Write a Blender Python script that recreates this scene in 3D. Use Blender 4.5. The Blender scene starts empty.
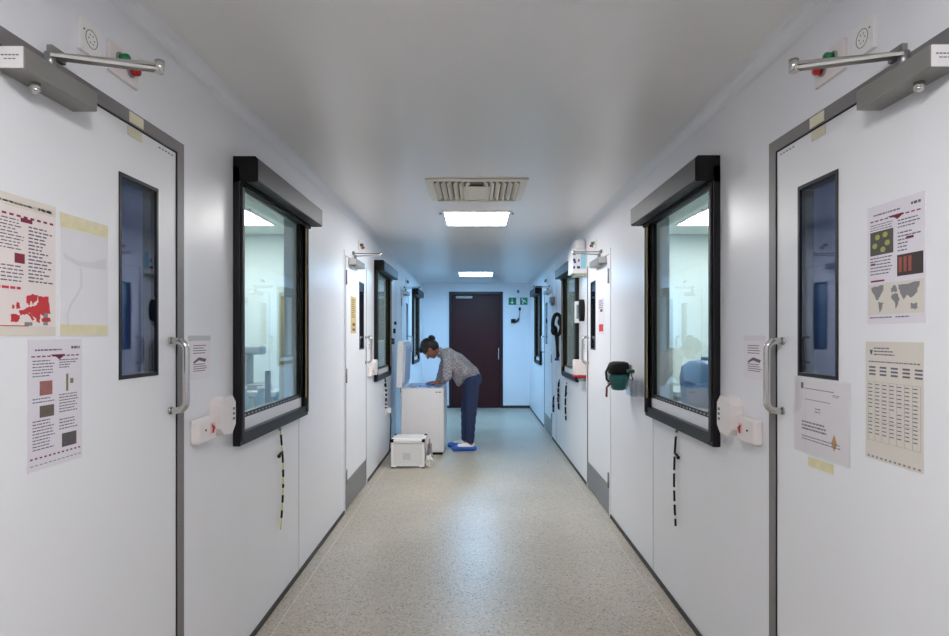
import bpy, bmesh, math, random
from mathutils import Vector, Matrix
random.seed(7)
SC = bpy.context.scene
COL = SC.collection
# ---------------------------------------------------------------- measures
H = 1.40          # eye height
HW = 1.033        # half width of the corridor
CZ = 2.40         # ceiling height
YE = 11.5         # end wall
F = 600.0
def wy(x):        # depth of a point of a side wall seen at picture column x
    return HW*F/abs(x-476.0)
def P(x, y, Y):   # a point at depth Y
    return Vector(((x-476.0)*Y/F, Y, H-(y-335.0)*Y/F))
# ---------------------------------------------------------------- materials
def lin(c):
    r = []
    for v in c[:3]:
        v = v/255.0
        r.append(v/12.92 if v <= 0.04045 else ((v+0.055)/1.055)**2.4)
    return (r[0], r[1], r[2], 1.0)
MATS = {}
def mat(name, rgb, rough=0.5, metal=0.0, noise=0.0, nscale=20.0, bump=0.0, bscale=200.0, spec=0.5):
    if name in MATS: return MATS[name]
    m = bpy.data.materials.new(name); m.use_nodes = True
    nt = m.node_tree; b = nt.nodes['Principled BSDF']
    c = lin(rgb)
    b.inputs['Base Color'].default_value = c
    b.inputs['Roughness'].default_value = rough
    b.inputs['Metallic'].default_value = metal
    b.inputs['Specular IOR Level'].default_value = spec
    tc = nt.nodes.new('ShaderNodeTexCoord')
    n = nt.nodes.new('ShaderNodeTexNoise'); n.inputs['Scale'].default_value = nscale
    n.inputs['Detail'].default_value = 4
    nt.links.new(tc.outputs['Object'], n.inputs['Vector'])
    mx = nt.nodes.new('ShaderNodeMix'); mx.data_type = 'RGBA'
    k = noise if noise else 0.03
    mx.inputs[6].default_value = (c[0]*(1-k), c[1]*(1-k), c[2]*(1-k), 1)
    mx.inputs[7].default_value = (min(1, c[0]*(1+k)), min(1, c[1]*(1+k)), min(1, c[2]*(1+k)), 1)
    nt.links.new(n.outputs['Fac'], mx.inputs[0])
    nt.links.new(mx.outputs[2], b.inputs['Base Color'])
    if bump:
        n2 = nt.nodes.new('ShaderNodeTexNoise'); n2.inputs['Scale'].default_value = bscale
        nt.links.new(tc.outputs['Object'], n2.inputs['Vector'])
        bp = nt.nodes.new('ShaderNodeBump'); bp.inputs['Strength'].default_value = bump
        bp.inputs['Distance'].default_value = 0.002
        nt.links.new(n2.outputs['Fac'], bp.inputs['Height'])
        nt.links.new(bp.outputs['Normal'], b.inputs['Normal'])
    MATS[name] = m
    return m
def glass(name, tint, refl=0.04, gl=(1, 1, 1)):
    m = bpy.data.materials.new(name); m.use_nodes = True
    nt = m.node_tree; nt.nodes.clear()
    o = nt.nodes.new('ShaderNodeOutputMaterial')
    mx = nt.nodes.new('ShaderNodeMixShader')
    t = nt.nodes.new('ShaderNodeBsdfTransparent'); t.inputs[0].default_value = (*tint, 1)
    g = nt.nodes.new('ShaderNodeBsdfGlossy'); g.inputs['Roughness'].default_value = 0.0
    g.inputs[0].default_value = (*gl, 1)
    lw = nt.nodes.new('ShaderNodeLayerWeight'); lw.inputs[0].default_value = 0.5
    pw = nt.nodes.new('ShaderNodeMath'); pw.operation = 'POWER'; pw.inputs[1].default_value = 5
    ma = nt.nodes.new('ShaderNodeMath'); ma.operation = 'MULTIPLY_ADD'
    ma.inputs[1].default_value = 1-refl; ma.inputs[2].default_value = refl
    nt.links.new(lw.outputs['Facing'], pw.inputs[0])
    nt.links.new(pw.outputs[0], ma.inputs[0])
    nt.links.new(ma.outputs[0], mx.inputs[0])
    nt.links.new(t.outputs[0], mx.inputs[1]); nt.links.new(g.outputs[0], mx.inputs[2])
    nt.links.new(mx.outputs[0], o.inputs[0])
    return m
def emit(name, rgb, s):
    m = bpy.data.materials.new(name); m.use_nodes = True
    b = m.node_tree.nodes['Principled BSDF']
    b.inputs['Base Color'].default_value = (.8, .8, .8, 1)
    b.inputs['Emission Color'].default_value = (*rgb, 1)
    b.inputs['Emission Strength'].default_value = s
    return m
M = dict(
    wall=mat('white_panel_paint', (226, 227, 232), 0.33, noise=.02, nscale=2.0, bump=.05, bscale=30),
    leaf=mat('white_door_laminate', (226, 227, 231), 0.35, noise=.015, nscale=3),
    ceil=mat('ceiling_panel_paint', (226, 225, 226), 0.30, noise=.02, nscale=1.5, bump=.04, bscale=8),
    cove=mat('cove_plastic', (222, 223, 228), 0.4),
    steel=mat('brushed_steel', (150, 150, 152), 0.35, 0.9, noise=.08, nscale=60),
    frame=mat('grey_frame_metal', (122, 118, 120), 0.45, 0.15, noise=.04),
    closer=mat('closer_silver', (140, 138, 135), 0.45, 0.45, noise=.03),
    chrome=mat('polished_steel', (205, 203, 200), 0.2, 1.0),
    black=mat('black_satin', (15, 14, 18), 0.4, noise=.1, spec=.35),
    blackm=mat('black_rubber', (11, 11, 12), 0.6, spec=.3),
    shut=mat('shutter_black_plastic', (36, 34, 40), 0.5, noise=.15, nscale=30, bump=.2, bscale=120),
    white=mat('white_plastic', (232, 230, 230), 0.35),
    cream=mat('cream_plastic', (226, 219, 218), 0.4),
    vent=mat('vent_enamel', (222, 217, 205), 0.45),
    ventd=mat('vent_dark', (120, 116, 108), 0.7),
    base=mat('dark_skirting', (40, 38, 38), 0.5),
    red=mat('red_plastic', (170, 20, 22), 0.3),
    redl=mat('red_ink', (190, 50, 55), 0.7),
    green=mat('green_plastic', (10, 120, 70), 0.3),
    signg=mat('sign_green', (8, 128, 78), 0.4),
    paper=mat('paper', (226, 220, 224), 0.35, noise=.02),
    paperb=mat('beige_paper', (208, 202, 193), 0.4, noise=.03),
    paperl=mat('lilac_paper', (216, 211, 220), 0.35, noise=.02),
    ink=mat('dark_ink', (92, 88, 104), 0.6),
    inkg=mat('grey_ink', (128, 126, 130), 0.6),
    inkp=mat('plum_ink', (120, 22, 52), 0.6),
    tape=mat('yellowed_tape', (214, 206, 168), 0.45, noise=.12, nscale=40),
    tapew=mat('cream_tape', (216, 210, 186), 0.5, noise=.06),
    gold=mat('ochre_paper', (196, 172, 110), 0.5, noise=.1, nscale=30),
    doord=mat('dark_plum_laminate', (58, 22, 24), 0.45, noise=.08, nscale=6, spec=.25),
    doorf=mat('dark_door_frame', (24, 20, 36), 0.4),
    teal=mat('teal_plastic', (14, 92, 92), 0.3),
    rust=mat('rust_strap', (120, 44, 40), 0.6),
    room=mat('lab_paint', (214, 224, 220), 0.6, noise=.02),
    roomd=mat('lobby_paint', (96, 110, 150), 0.6, noise=.03),
    roomg=mat('grey_green_lab_paint', (170, 190, 186), 0.6, noise=.02),
    roomf=mat('lab_floor_vinyl', (170, 176, 176), 0.4, noise=.05),
    bench=mat('bench_top', (190, 196, 196), 0.4),
    tan=mat('tan_board', (170, 150, 110), 0.5),
    blue=mat('blue_plastic', (84, 122, 166), 0.45),
    bluec=mat('blue_overshoe_film', (34, 92, 190), 0.35, noise=.2, nscale=60, bump=.8, bscale=90),
    grey=mat('grey_plastic', (138, 142, 146), 0.45),
    yellow=mat('yellow_plastic', (210, 204, 60), 0.5),
    freez=mat('freezer_enamel', (226, 222, 224), 0.3),
    bluebag=mat('pale_blue_bag', (150, 180, 226), 0.35, noise=.25, nscale=30, bump=1, bscale=60),
    navy=mat('navy_label', (40, 56, 120), 0.5),
    clothw=mat('white_cloth', (226, 222, 216), 0.8, noise=.05, bump=.6, bscale=50),
    skin=mat('skin', (150, 96, 72), 0.5, noise=.06, nscale=30),
    hair=mat('black_hair', (20, 16, 17), 0.45, noise=.3, nscale=80, bump=.6, bscale=300),
    jean=mat('navy_denim', (36, 49, 86), 0.8, noise=.18, nscale=60, bump=.4, bscale=200),
    eye=mat('eye_white', (220, 215, 210), 0.3),
    lip=mat('lip', (140, 62, 60), 0.5),
)
M['glass'] = glass('window_glass', (0.94, 0.97, 0.97))
M['glassd'] = glass('vision_glass', (0.80, 0.85, 0.93), .06, (.8, .88, 1))
M['clear'] = glass('clear_plastic', (0.92, 0.93, 0.95), .08)
M['sleeve'] = glass('plastic_sleeve', (0.98, 0.98, 0.98), .03)
# floor vinyl
def floor_mat():
    m = bpy.data.materials.new('speckled_vinyl'); m.use_nodes = True
    nt = m.node_tree; b = nt.nodes['Principled BSDF']; L = nt.links.new
    tc = nt.nodes.new('ShaderNodeTexCoord')
    v = nt.nodes.new('ShaderNodeTexVoronoi'); v.inputs['Scale'].default_value = 130
    L(tc.outputs['Object'], v.inputs['Vector'])
    r = nt.nodes.new('ShaderNodeValToRGB')
    e = r.color_ramp.elements
    e[0].position = 0; e[0].color = lin((128, 120, 105)); e[1].position = 1; e[1].color = lin((206, 198, 184))
    for p, c in ((.07, (150, 140, 124)), (.12, (180, 171, 156)), (.88, (188, 179, 164)), (.94, (204, 197, 184))):
        q = e.new(p); q.color = lin(c)
    sp = nt.nodes.new('ShaderNodeSeparateColor'); L(v.outputs['Color'], sp.inputs[0]); L(sp.outputs[0], r.inputs[0])
    n = nt.nodes.new('ShaderNodeTexNoise'); n.inputs['Scale'].default_value = 1.6; n.inputs['Detail'].default_value = 5
    L(tc.outputs['Object'], n.inputs['Vector'])
    mr = nt.nodes.new('ShaderNodeMapRange'); mr.inputs[1].default_value = .3; mr.inputs[2].default_value = .7
    mr.inputs[3].default_value = .78; mr.inputs[4].default_value = .92; L(n.outputs[0], mr.inputs[0])
    mx = nt.nodes.new('ShaderNodeMix'); mx.data_type = 'RGBA'; mx.blend_type = 'MULTIPLY'; mx.inputs[0].default_value = 1
    L(r.outputs[0], mx.inputs[6]); L(mr.outputs[0], mx.inputs[7]); L(mx.outputs[2], b.inputs['Base Color'])
    b.inputs['Roughness'].default_value = .34
    bp = nt.nodes.new('ShaderNodeBump'); bp.inputs['Strength'].default_value = .12; bp.inputs['Distance'].default_value = .001
    L(v.outputs['Distance'], bp.inputs['Height']); L(bp.outputs[0], b.inputs['Normal'])
    return m
M['floor'] = floor_mat()
def shirt_mat():
    m = bpy.data.materials.new('grey_check_cotton'); m.use_nodes = True
    nt = m.node_tree; b = nt.nodes['Principled BSDF']; L = nt.links.new
    tc = nt.nodes.new('ShaderNodeTexCoord')
    n = nt.nodes.new('ShaderNodeTexNoise'); n.inputs['Scale'].default_value = 45; n.inputs['Detail'].default_value = 3
    L(tc.outputs['Object'], n.inputs['Vector'])
    c = nt.nodes.new('ShaderNodeTexChecker'); c.inputs['Scale'].default_value = 42
    L(tc.outputs['Object'], c.inputs['Vector'])
    c.inputs[1].default_value = lin((170, 165, 170)); c.inputs[2].default_value = lin((124, 119, 129))
    mx = nt.nodes.new('ShaderNodeMix'); mx.data_type = 'RGBA'
    mx.inputs[0].default_value = .3; L(c.outputs[0], mx.inputs[6]); mx.inputs[7].default_value = lin((150, 145, 152))
    L(mx.outputs[2], b.inputs['Base Color']); b.inputs['Roughness'].default_value = .9
    return m
M['shirt'] = shirt_mat()
# ---------------------------------------------------------------- builders
def wloc(o):
    v = Vector((0, 0, 0))
    while o: v += o.location; o = o.parent
    return v
class MB:
    def __init__(s): s.bm = bmesh.new()
    def box(s, x0, x1, y0, y1, z0, z1, bev=0.0):
        x0, x1 = min(x0, x1), max(x0, x1); y0, y1 = min(y0, y1), max(y0, y1); z0, z1 = min(z0, z1), max(z0, z1)
        r = bmesh.ops.create_cube(s.bm, size=1)
        for v in r['verts']:
            v.co = Vector(((x0+x1)/2+v.co.x*(x1-x0), (y0+y1)/2+v.co.y*(y1-y0), (z0+z1)/2+v.co.z*(z1-z0)))
        if bev:
            ed = list({e for v in r['verts'] for e in v.link_edges})
            bmesh.ops.bevel(s.bm, geom=ed, offset=min(bev, .45*min(x1-x0, y1-y0, z1-z0)), segments=2, affect='EDGES', profile=.5)
        return s
    def prism(s, pts, d):      # polygon pts (Vectors) extruded by vector d
        a = [s.bm.verts.new(p) for p in pts]; b = [s.bm.verts.new(Vector(p)+d) for p in pts]
        n = len(pts)
        s.bm.faces.new(a); s.bm.faces.new(b[::-1])
        for i in range(n): s.bm.faces.new((a[i], b[i], b[(i+1) % n], a[(i+1) % n]))
        return s
    def tube(s, pts, r, n=10, r1=None):
        pts = [Vector(p) for p in pts]; rings = []; k = len(pts)
        for i, p in enumerate(pts):
            t = (pts[min(i+1, k-1)]-pts[max(i-1, 0)]).normalized()
            u = t.orthogonal().normalized() if i == 0 else (u-t*u.dot(t)).normalized()
            w = t.cross(u); rr = r if r1 is None else r+(r1-r)*i/(k-1)
            rings.append([s.bm.verts.new(p+(u*math.cos(2*math.pi*j/n)+w*math.sin(2*math.pi*j/n))*rr) for j in range(n)])
        for i in range(k-1):
            for j in range(n):
                f = s.bm.faces.new((rings[i][j], rings[i][(j+1) % n], rings[i+1][(j+1) % n], rings[i+1][j])); f.smooth = True
        s.bm.faces.new(rings[0][::-1]); s.bm.faces.new(rings[-1])
        return s
    def ell(s, c, rx, ry, rz, rot=None, u=20, v=12):
        c = Vector(c); nv = s.bm.verts.new
        def pt(x, y, z):
            p = Vector((x*rx, y*ry, z*rz)); return nv((rot @ p if rot else p)+c)
        top, bot = pt(0, 0, 1), pt(0, 0, -1); rg = []
        for i in range(1, v):
            a = math.pi*i/v; rg.append([pt(math.sin(a)*math.cos(2*math.pi*j/u), math.sin(a)*math.sin(2*math.pi*j/u), math.cos(a)) for j in range(u)])
        fs = []
        for j in range(u):
            k = (j+1) % u
            fs.append(s.bm.faces.new((top, rg[0][j], rg[0][k]))); fs.append(s.bm.faces.new((bot, rg[-1][k], rg[-1][j])))
            for i in range(v-2): fs.append(s.bm.faces.new((rg[i][j], rg[i+1][j], rg[i+1][k], rg[i][k])))
        for f in fs: f.smooth = True
        return s
    def cap(s, a, b, ra, rb, sx=1.0, n=9):   # tapered capsule chain
        a, b = Vector(a), Vector(b)
        for i in range(n+1):
            t = i/n; rr = ra+(rb-ra)*t
            p = a.lerp(b, t)
            s.ell(p, rr, rr*sx, rr, None, 14, 9)
        return s
    def finish(s):
        me = bpy.data.meshes.new('m'); bmesh.ops.recalc_face_normals(s.bm, faces=s.bm.faces)
        s.bm.to_mesh(me); s.bm.free(); return me
    def build(s, name, m, parent=None, label=None):
        me = s.finish(); me.name = name
        me.materials.append(m)
        o = bpy.data.objects.new(name, me); COL.objects.link(o)
        if parent:
            me.transform(Matrix.Translation(-wloc(parent))); o.parent = parent
        else:
            xs = [v.co for v in me.vertices]
            c = Vector(((min(p.x for p in xs)+max(p.x for p in xs))/2, (min(p.y for p in xs)+max(p.y for p in xs))/2, min(p.z for p in xs)))
            me.transform(Matrix.Translation(-c)); o.location = c
        if label: o['label'] = label
        return o
def struct(o): o['kind'] = 'structure'; return o
def thing(name, label, cat, loc, group=None):
    o = bpy.data.objects.new(name, None); COL.objects.link(o); o.empty_display_size = .05
    o.location = loc; o['label'] = label; o['category'] = cat
    if group: o['group'] = group
    return o
def tag(o, label, cat, group=None):
    o['label'] = label; o['category'] = cat
    if group: o['group'] = group
    return o
def wb(mb, s, y0, y1, z0, z1, p0, p1, bev=0.0):   # box on side wall s, protruding p0..p1
    return mb.box(s*(HW-(p0 if p0 else -.0016)), s*(HW-p1), y0, y1, z0, z1, bev)
def wp(s, y, z, p): return Vector((s*(HW-p), y, z))
SIDE = {-1: 'left', 1: 'right'}
# ---------------------------------------------------------------- openings
DOORS = {-1: [(1.10, 2.115), (4.70, 5.69), (8.22, 9.25)], 1: [(1.10, 2.108), (4.60, 5.585), (8.10, 9.08)]}
WINS = {-1: [(2.551, 3.585), (6.08, 7.09), (9.66, 10.62)], 1: [(2.538, 3.56), (6.02, 7.02), (9.40, 10.30)]}
DH = 2.07
WZ = (0.925, 2.12)
T = 0.10
def side_wall(s):
    mb = MB(); y = -2.0
    ops = sorted([(a, b, 0, DH) for a, b in DOORS[s]]+[(a+.045, b-.045, WZ[0]+.05, WZ[1]-.03) for a, b in WINS[s]])
    for a, b, z0, z1 in ops:
        wb(mb, s, y, a, 0, CZ+.05, 0, -T)
        wb(mb, s, a, b, z1, CZ+.05, 0, -T)
        if z0 > 0: wb(mb, s, a, b, 0, z0, 0, -T)
        y = b
    wb(mb, s, y, YE+.1, 0, CZ+.05, 0, -T)
    struct(mb.build('wall_'+SIDE[s], M['wall']))
side_wall(-1); side_wall(1)
ED = (P(449, 0, YE).x, P(503, 0, YE).x, 2.23)
mb = MB()
mb.box(-HW, ED[0], YE, YE+.1, 0, CZ+.05); mb.box(ED[1], HW, YE, YE+.1, 0, CZ+.05); mb.box(ED[0], ED[1], YE, YE+.1, ED[2], CZ+.05)
struct(mb.build('wall_end', M['wall']))
struct(MB().box(-HW, HW, -2.1, -2.0, 0, CZ+.05).build('wall_back', M['wall']))
struct(MB().box(-HW-.1, HW+.1, -2.1, YE+.6, -.1, 0).build('floor', M['floor']))
struct(MB().box(-HW, HW, -2.0, YE, CZ, CZ+.1).build('ceiling', M['ceil']))
# cove between wall and ceiling
for i, s in enumerate((-1, 1)):
    pts = [Vector((s*HW, -2, CZ)), Vector((s*HW, -2, CZ-.058))]
    for k in range(1, 6):
        a = k/6*math.pi/2
        pts.append(Vector((s*(HW-.055*(1-math.cos(a))), -2, CZ-.058+.058*math.sin(a))) )
    pts.append(Vector((s*(HW-.055), -2, CZ)))
    struct(MB().prism(pts, Vector((0, YE+2, 0))).build('trim_%d' % (i+1), M['cove']))
    # welded edge line of the vinyl
    struct(MB().box(s*(HW-.080), s*(HW-.076), -2, YE, 0, .0012).build('trim_%d' % (i+3), mat('weld_line', (200, 195, 184), .3)))
    # panel joints
    for j, (yy, z0, z1) in enumerate(((3.50, .03, WZ[0]), (7.70, .03, CZ-.06))):
        struct(wb(MB(), s, yy, yy+.003, z0, z1, 0, .0008).build('trim_%d' % (5+j+2*i), mat('joint_line', (190, 190, 196), .5)))
for s in (-1, 1):
    mb = MB(); y = -2.0
    for a, b in DOORS[s]:
        wb(mb, s, y, a-.002, 0.0, .026, 0, .006); y = b+.002
    wb(mb, s, y, YE, 0, .026, 0, .006)
    struct(mb.build('baseboard_'+SIDE[s], M['base']))
mb = MB(); mb.box(-HW, ED[0], YE-.008, YE, 0, .05); mb.box(ED[1], HW, YE-.008, YE, 0, .05)
struct(mb.build('baseboard_end', M['base']))
# ---------------------------------------------------------------- side doors
def side_door(n, s, y0, y1, near):
    leaf = struct(wb(MB(), s, y0+.03, y1-.036, .008, DH-.036, -.001, -.046).build('door_%d' % n, M['leaf'])) if False else None
    sh_ = 0 if s < 0 else .018
    v0, v1, vz0, vz1 = y1-.379-sh_, y1-.166-sh_, 1.27, 1.874
    a, b, z1 = y0+.045, y1-.048, DH-.042
    mb = MB()                                         # leaf with an opening for the vision panel
    wb(mb, s, a, v0, .008, z1, -.001, -.045); wb(mb, s, v1, b, .008, z1, -.001, -.045)
    wb(mb, s, v0, v1, .008, vz0, -.001, -.045); wb(mb, s, v0, v1, vz1, z1, -.001, -.045)
    d = struct(mb.build('door_%d' % n, M['leaf']))
    fr = M['frame'] if near else M['leaf']
    mb = MB()
    wb(mb, s, y1-.045, y1, 0, DH, .004, -.05); wb(mb, s, y0, y0+.042, 0, DH, .004, -.05); wb(mb, s, y0+.042, y1-.045, DH-.04, DH, .004, -.05)
    mb.build('door_frame', fr, d)
    mb = MB()                                         # rebate gasket
    wb(mb, s, y1-.049, y1-.045, .008, DH-.04, .0015, -.03); wb(mb, s, y0+.042, y0+.046, .008, DH-.04, .0015, -.03)
    wb(mb, s, y0+.046, y1-.049, DH-.044, DH-.04, .0015, -.03)
    g = mb.build('gasket', M['blackm'] if near else M['frame'], d)
    if not near:
        e = y0+.030 if s < 0 else y1-.049
        wb(MB(), s, e, e+.016, .03, DH-.04, .003, .0055).build('edge_seal', M['frame'], g)
    mb = MB(); w = .011
    for q in ((v0, v0+w, vz0, vz1), (v1-w, v1, vz0, vz1), (v0+w, v1-w, vz0, vz0+w), (v0+w, v1-w, vz1-w, vz1)):
        wb(mb, s, q[0], q[1], q[2], q[3], .002, -.044)
    mb.build('panel_frame', M['black'], d)
    wb(MB(), s, v0+w, v1-w, vz0+w, vz1-w, -.002, -.008).build('vision_panel', M['glassd'], d)
    # pull handle
    yh = y1-.09; r = .0115; z0h, z1h = 1.145, 1.38; pr = .055
    pts = [wp(s, yh, z0h, 0)]
    for k in range(6):
        t = k/5*math.pi/2; pts.append(wp(s, yh, z0h+.03-.03*math.cos(t), pr-.03+.03*math.sin(t)))
    for k in range(6):
        t = k/5*math.pi/2; pts.append(wp(s, yh, z1h-.03+.03*math.sin(t), pr-.03+.03*math.cos(t)))
    pts.append(wp(s, yh, z1h, 0))
    h = MB().tube(pts, r, 12).build('door_handle', M['chrome'], d)
    for z in (z0h, z1h): MB().tube([wp(s, yh, z, 0), wp(s, yh, z, .005)], .014, 16).build('handle_rose', M['chrome'], h)
    # closer
    c0, c1 = y1-.825, y1-(.575 if near else .45)
    c = wb(MB(), s, c0, c1, 1.972, 2.022, 0, .062, .003).build('door_closer', M['closer'], d)
    wb(MB(), s, c0-.003, c0, 1.974, 2.020, .002, .060).build('end_cap', M['white'], c)
    if near:
        mb = MB()
        for k in range(5): mb.box(s*(HW-.014-k*.008), s*(HW-.020-k*.008), c0-.0034, c0-.003, 2.000, 2.0025)
        for k in range(3): mb.box(s*(HW-.020-k*.009), s*(HW-.027-k*.009), c0-.0034, c0-.003, 1.992, 1.994)
        mb.build('printed_text', M['ink'], c)
    MB().tube([wp(s, c0+.075, 1.972, .030), wp(s, c0+.075, 1.958, .030)], .011, 14).ell(wp(s, c0+.075, 1.957, .030), .011, .011, .007).build('adjusting_screw', M['chrome'], c)
    ys = c0+.12; el = wp(s, ys+.135, 2.082, .218)
    MB().tube([wp(s, ys, 2.022, .032), wp(s, ys, 2.062, .032)], .012, 14).build('spindle', M['steel'], c)
    def bar(p, q, hh, th):
        p, q = Vector(p), Vector(q); t = (q-p).normalized(); n = t.cross(Vector((0, 0, 1))).normalized()*hh
        pts = [p-n, p+n, q+n*.8, q-n*.8]; m = MB(); m.prism([v-Vector((0, 0, th/2)) for v in pts], Vector((0, 0, th))); return m
    bar(wp(s, ys, 2.055, .032), el, .013, .008).build('closer_arm', M['closer'], c)
    m = bar(el+Vector((0, 0, .012)), wp(s, ys+.06, 2.085, .004), .010, .008)
    wb(m, s, ys+.035, ys+.085, 2.072, 2.10, 0, .012); m.build('closer_arm', M['closer'], c)
    MB().tube([el-Vector((0, 0, .008)), el+Vector((0, 0, .024))], .012, 14).build('elbow_joint', M['chrome'], c)
    # hinges
    if not near:
        for z in (.22, 1.02, 1.80):
            MB().tube([wp(s, y0+.043, z, .008), wp(s, y0+.043, z+.115, .008)], .009, 10).build('hinge', M['steel'], d)
        wb(MB(), s, a+.01, b-.01, .012, .235, .0, .0025).build('kick_plate', M['steel'], d)
    else:   # cream tape stuck over the frame head, pencil marks of the leaf
        m = MB(); wb(m, s, y1-.335, y1-.26, DH-.036, DH-.005, .004, .0055); m.build('tape_strip', M['tapew'], d)
        m = MB(); wb(m, s, y1-.335, y1-.26, DH-.075, DH-.047, -.001, .0006); m.build('tape_strip', M['tapew'], d)
        m = MB()
        for k in range(5): wb(m, s, y1-.16+.02*k, y1-.15+.02*k, DH-.060, DH-.056, -.001, .0004)
        m.build('edge_marking', M['inkg'], d)
    return d
n = 1
for s in (-1, 1):
    for i, (a, b) in enumerate(DOORS[s]):
        side_door(n, s, a, b, i == 0); n += 1
# end door
d = struct(MB().box(ED[0]+.045, P(470, 0, YE).x, YE+.012, YE+.055, .006, ED[2]-.045).build('door_7', M['doord']))
MB().box(P(470, 0, YE).x+.004, ED[1]-.045, YE+.012, YE+.055, .006, ED[2]-.045).build('door_leaf', M['doord'], d)
mb = MB(); mb.box(ED[0], ED[0]+.042, YE-.012, YE+.09, 0, ED[2]); mb.box(ED[1]-.042, ED[1], YE-.012, YE+.09, 0, ED[2]); mb.box(ED[0]+.042, ED[1]-.042, YE-.012, YE+.09, ED[2]-.042, ED[2])
mb.build('door_frame', M['doorf'], d)
MB().box(P(456, 0, YE).x, P(472.5, 0, YE).x, YE-.045, YE+.011, 2.095, 2.145, .004).build('door_closer', M['closer'], d)
x = P(498.5, 0, YE).x
MB().tube([Vector((x, YE+.01, .92)), Vector((x, YE-.04, .93)), Vector((x, YE-.05, .96)), Vector((x, YE-.05, 1.12)), Vector((x, YE-.04, 1.15)), Vector((x, YE+.01, 1.16))], .011).build('door_handle', M['chrome'], d)
# black backing of the room behind the end door
struct(MB().box(ED[0]-.05, ED[1]+.05, YE+.1, YE+.12, 0, ED[2]+.05).build('wall_beyond', M['black']))
# ---------------------------------------------------------------- windows
def side_window(n, s, y0, y1):
    z0, z1 = WZ; fw = .046; pr = .030
    mb = MB()
    wb(mb, s, y0, y0+fw, z0, z1, 0, pr, .003); wb(mb, s, y1-fw, y1, z0, z1, 0, pr, .003)
    wb(mb, s, y0+fw, y1-fw, z0, z0+.055, 0, pr, .003); wb(mb, s, y0+fw, y1-fw, z1-.05, z1, 0, pr, .003)
    w = struct(mb.build('window_%d' % n, M['black']))
    # guide rails on the stiles
    for q in (y0+.010, y1-.034):
        wb(MB(), s, q, q+.024, z0+.02, z1, pr, pr+.008, .002).build('guide_rail', M['shut'], w)
    a, b, c, e = y0+fw, y1-fw, z0+.055, z1-.05
    # white lower panel, black glazing bead, glass
    wb(MB(), s, a, b, c, c+.052, .004, -.022).build('lower_panel', M['wall'], w)
    mb = MB(); g = .014; c2 = c+.052
    wb(mb, s, a, a+g, c2, e, .000, -.022); wb(mb, s, b-g, b, c2, e, .000, -.022)
    wb(mb, s, a+g, b-g, c2, c2+.022, .000, -.022); wb(mb, s, a+g, b-g, e-.02, e, .0, -.022)
    f = mb.build('glazing_bead', M['black'], w)
    wb(MB(), s, b, b+.004, c2, e, .010, .034).build('edge_strip', M['tan'], f)
    wb(MB(), s, a+g, b-g, c2+.022, e-.02, -.005, -.011).build('window_pane', M['glass'], w)
    mb = MB(); k = int((b-a-.04)/.045)
    for i in range(k): wb(mb, s, a+.03+i*.045, a+.048+i*.045, c2+.008, c2+.014, .0001, .0015)
    mb.build('spacer_dots', mat('spacer_metal', (170, 176, 186), .4), f)
    # roller shutter box
    B = MB(); p1 = .106; zb, zt = 2.052, 2.161
    prof = [(0, zb), (0, zt), (p1-.012, zt), (p1, zt-.012), (p1, zb+.006), (p1-.006, zb)]
    B.prism([wp(s, y0+.004, z, p) for p, z in prof], Vector((0, y1-y0+.026, 0)))
    sb = B.build('shutter_box', M['shut'], w)
    for yy in (y0, y1+.030): MB().prism([wp(s, yy, z, p) for p, z in prof], Vector((0, .004, 0))).build('end_plate', M['blackm'], sb)
    mb = MB(); kk = int((y1-y0)/.024)
    for i in range(kk): wb(mb, s, y0+.012+i*.024, y0+.022+i*.024, zb-.020, zb, .036, .048)
    wb(mb, s, y0+.01, y1, zb-.006, zb, .034, .052)
    mb.build('brush_seal', M['black'], sb)
n = 1
for s in (-1, 1):
    for a, b in WINS[s]:
        side_window(n, s, a, b); n += 1
# ---------------------------------------------------------------- side rooms
def side_room(s, y0, y1, m, depth, tagn, floorm):
    xo = s*(HW+T); xi = s*(HW+T+depth)
    struct(MB().box(xi, xi+s*.05, y0, y1, 0, CZ).build('wall_%s_%s_outer' % (SIDE[s], tagn), m))
    struct(MB().box(xo, xi, y0-.05, y0, 0, CZ).build('wall_%s_%s_near' % (SIDE[s], tagn), m))
    struct(MB().box(xo, xi, y1, y1+.001, 0, CZ).build('wall_%s_%s_far' % (SIDE[s], tagn), m))
    struct(MB().box(xo, xi, y0, y1, -.05, 0).build('floor_%s_%s' % (SIDE[s], tagn), floorm))
    struct(MB().box(xo, xi, y0, y1, CZ, CZ+.05).build('ceiling_%s_%s' % (SIDE[s], tagn), m))
for s in (-1, 1):
    side_room(s, .9, 2.30, M['roomd'], 1.6, 'lobby', M['roomd'])
    side_room(s, 2.36, 5.95, M['room'], 2.6, 'laboratory', M['roomf'])
    side_room(s, 6.01, 7.95, M['roomg'], 2.2, 'store', M['roomf'])
    side_room(s, 8.01, YE, M['roomg'], 2.2, 'far_store', M['roomf'])
# ---------------------------------------------------------------- ceiling lights, vent
def ceiling_light(x0, x1, y0, y1, label, em, group='recessed square ceiling lights'):
    t = thing('ceiling_light', label, 'ceiling light', ((x0+x1)/2, (y0+y1)/2, CZ-.014), group)
    mb = MB(); f = .022
    mb.box(x0-f, x0, y0-f, y1+f, CZ-.012, CZ-.0005); mb.box(x1, x1+f, y0-f, y1+f, CZ-.012, CZ-.0005)
    mb.box(x0, x1, y0-f, y0, CZ-.012, CZ-.0005); mb.box(x0, x1, y1, y1+f, CZ-.012, CZ-.0005)
    mb.build('light_frame', M['white'], t)
    MB().box(x0, x1, y0, y1, CZ-.008, CZ-.0005).build('diffuser', em, t)
    for xx in (x0-.035, x1+.035): MB().tube([Vector((xx, y0+.08, CZ-.0005)), Vector((xx, y0+.08, CZ-.010))], .010, 10).build('fixing_screw', M['grey'], t)
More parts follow.
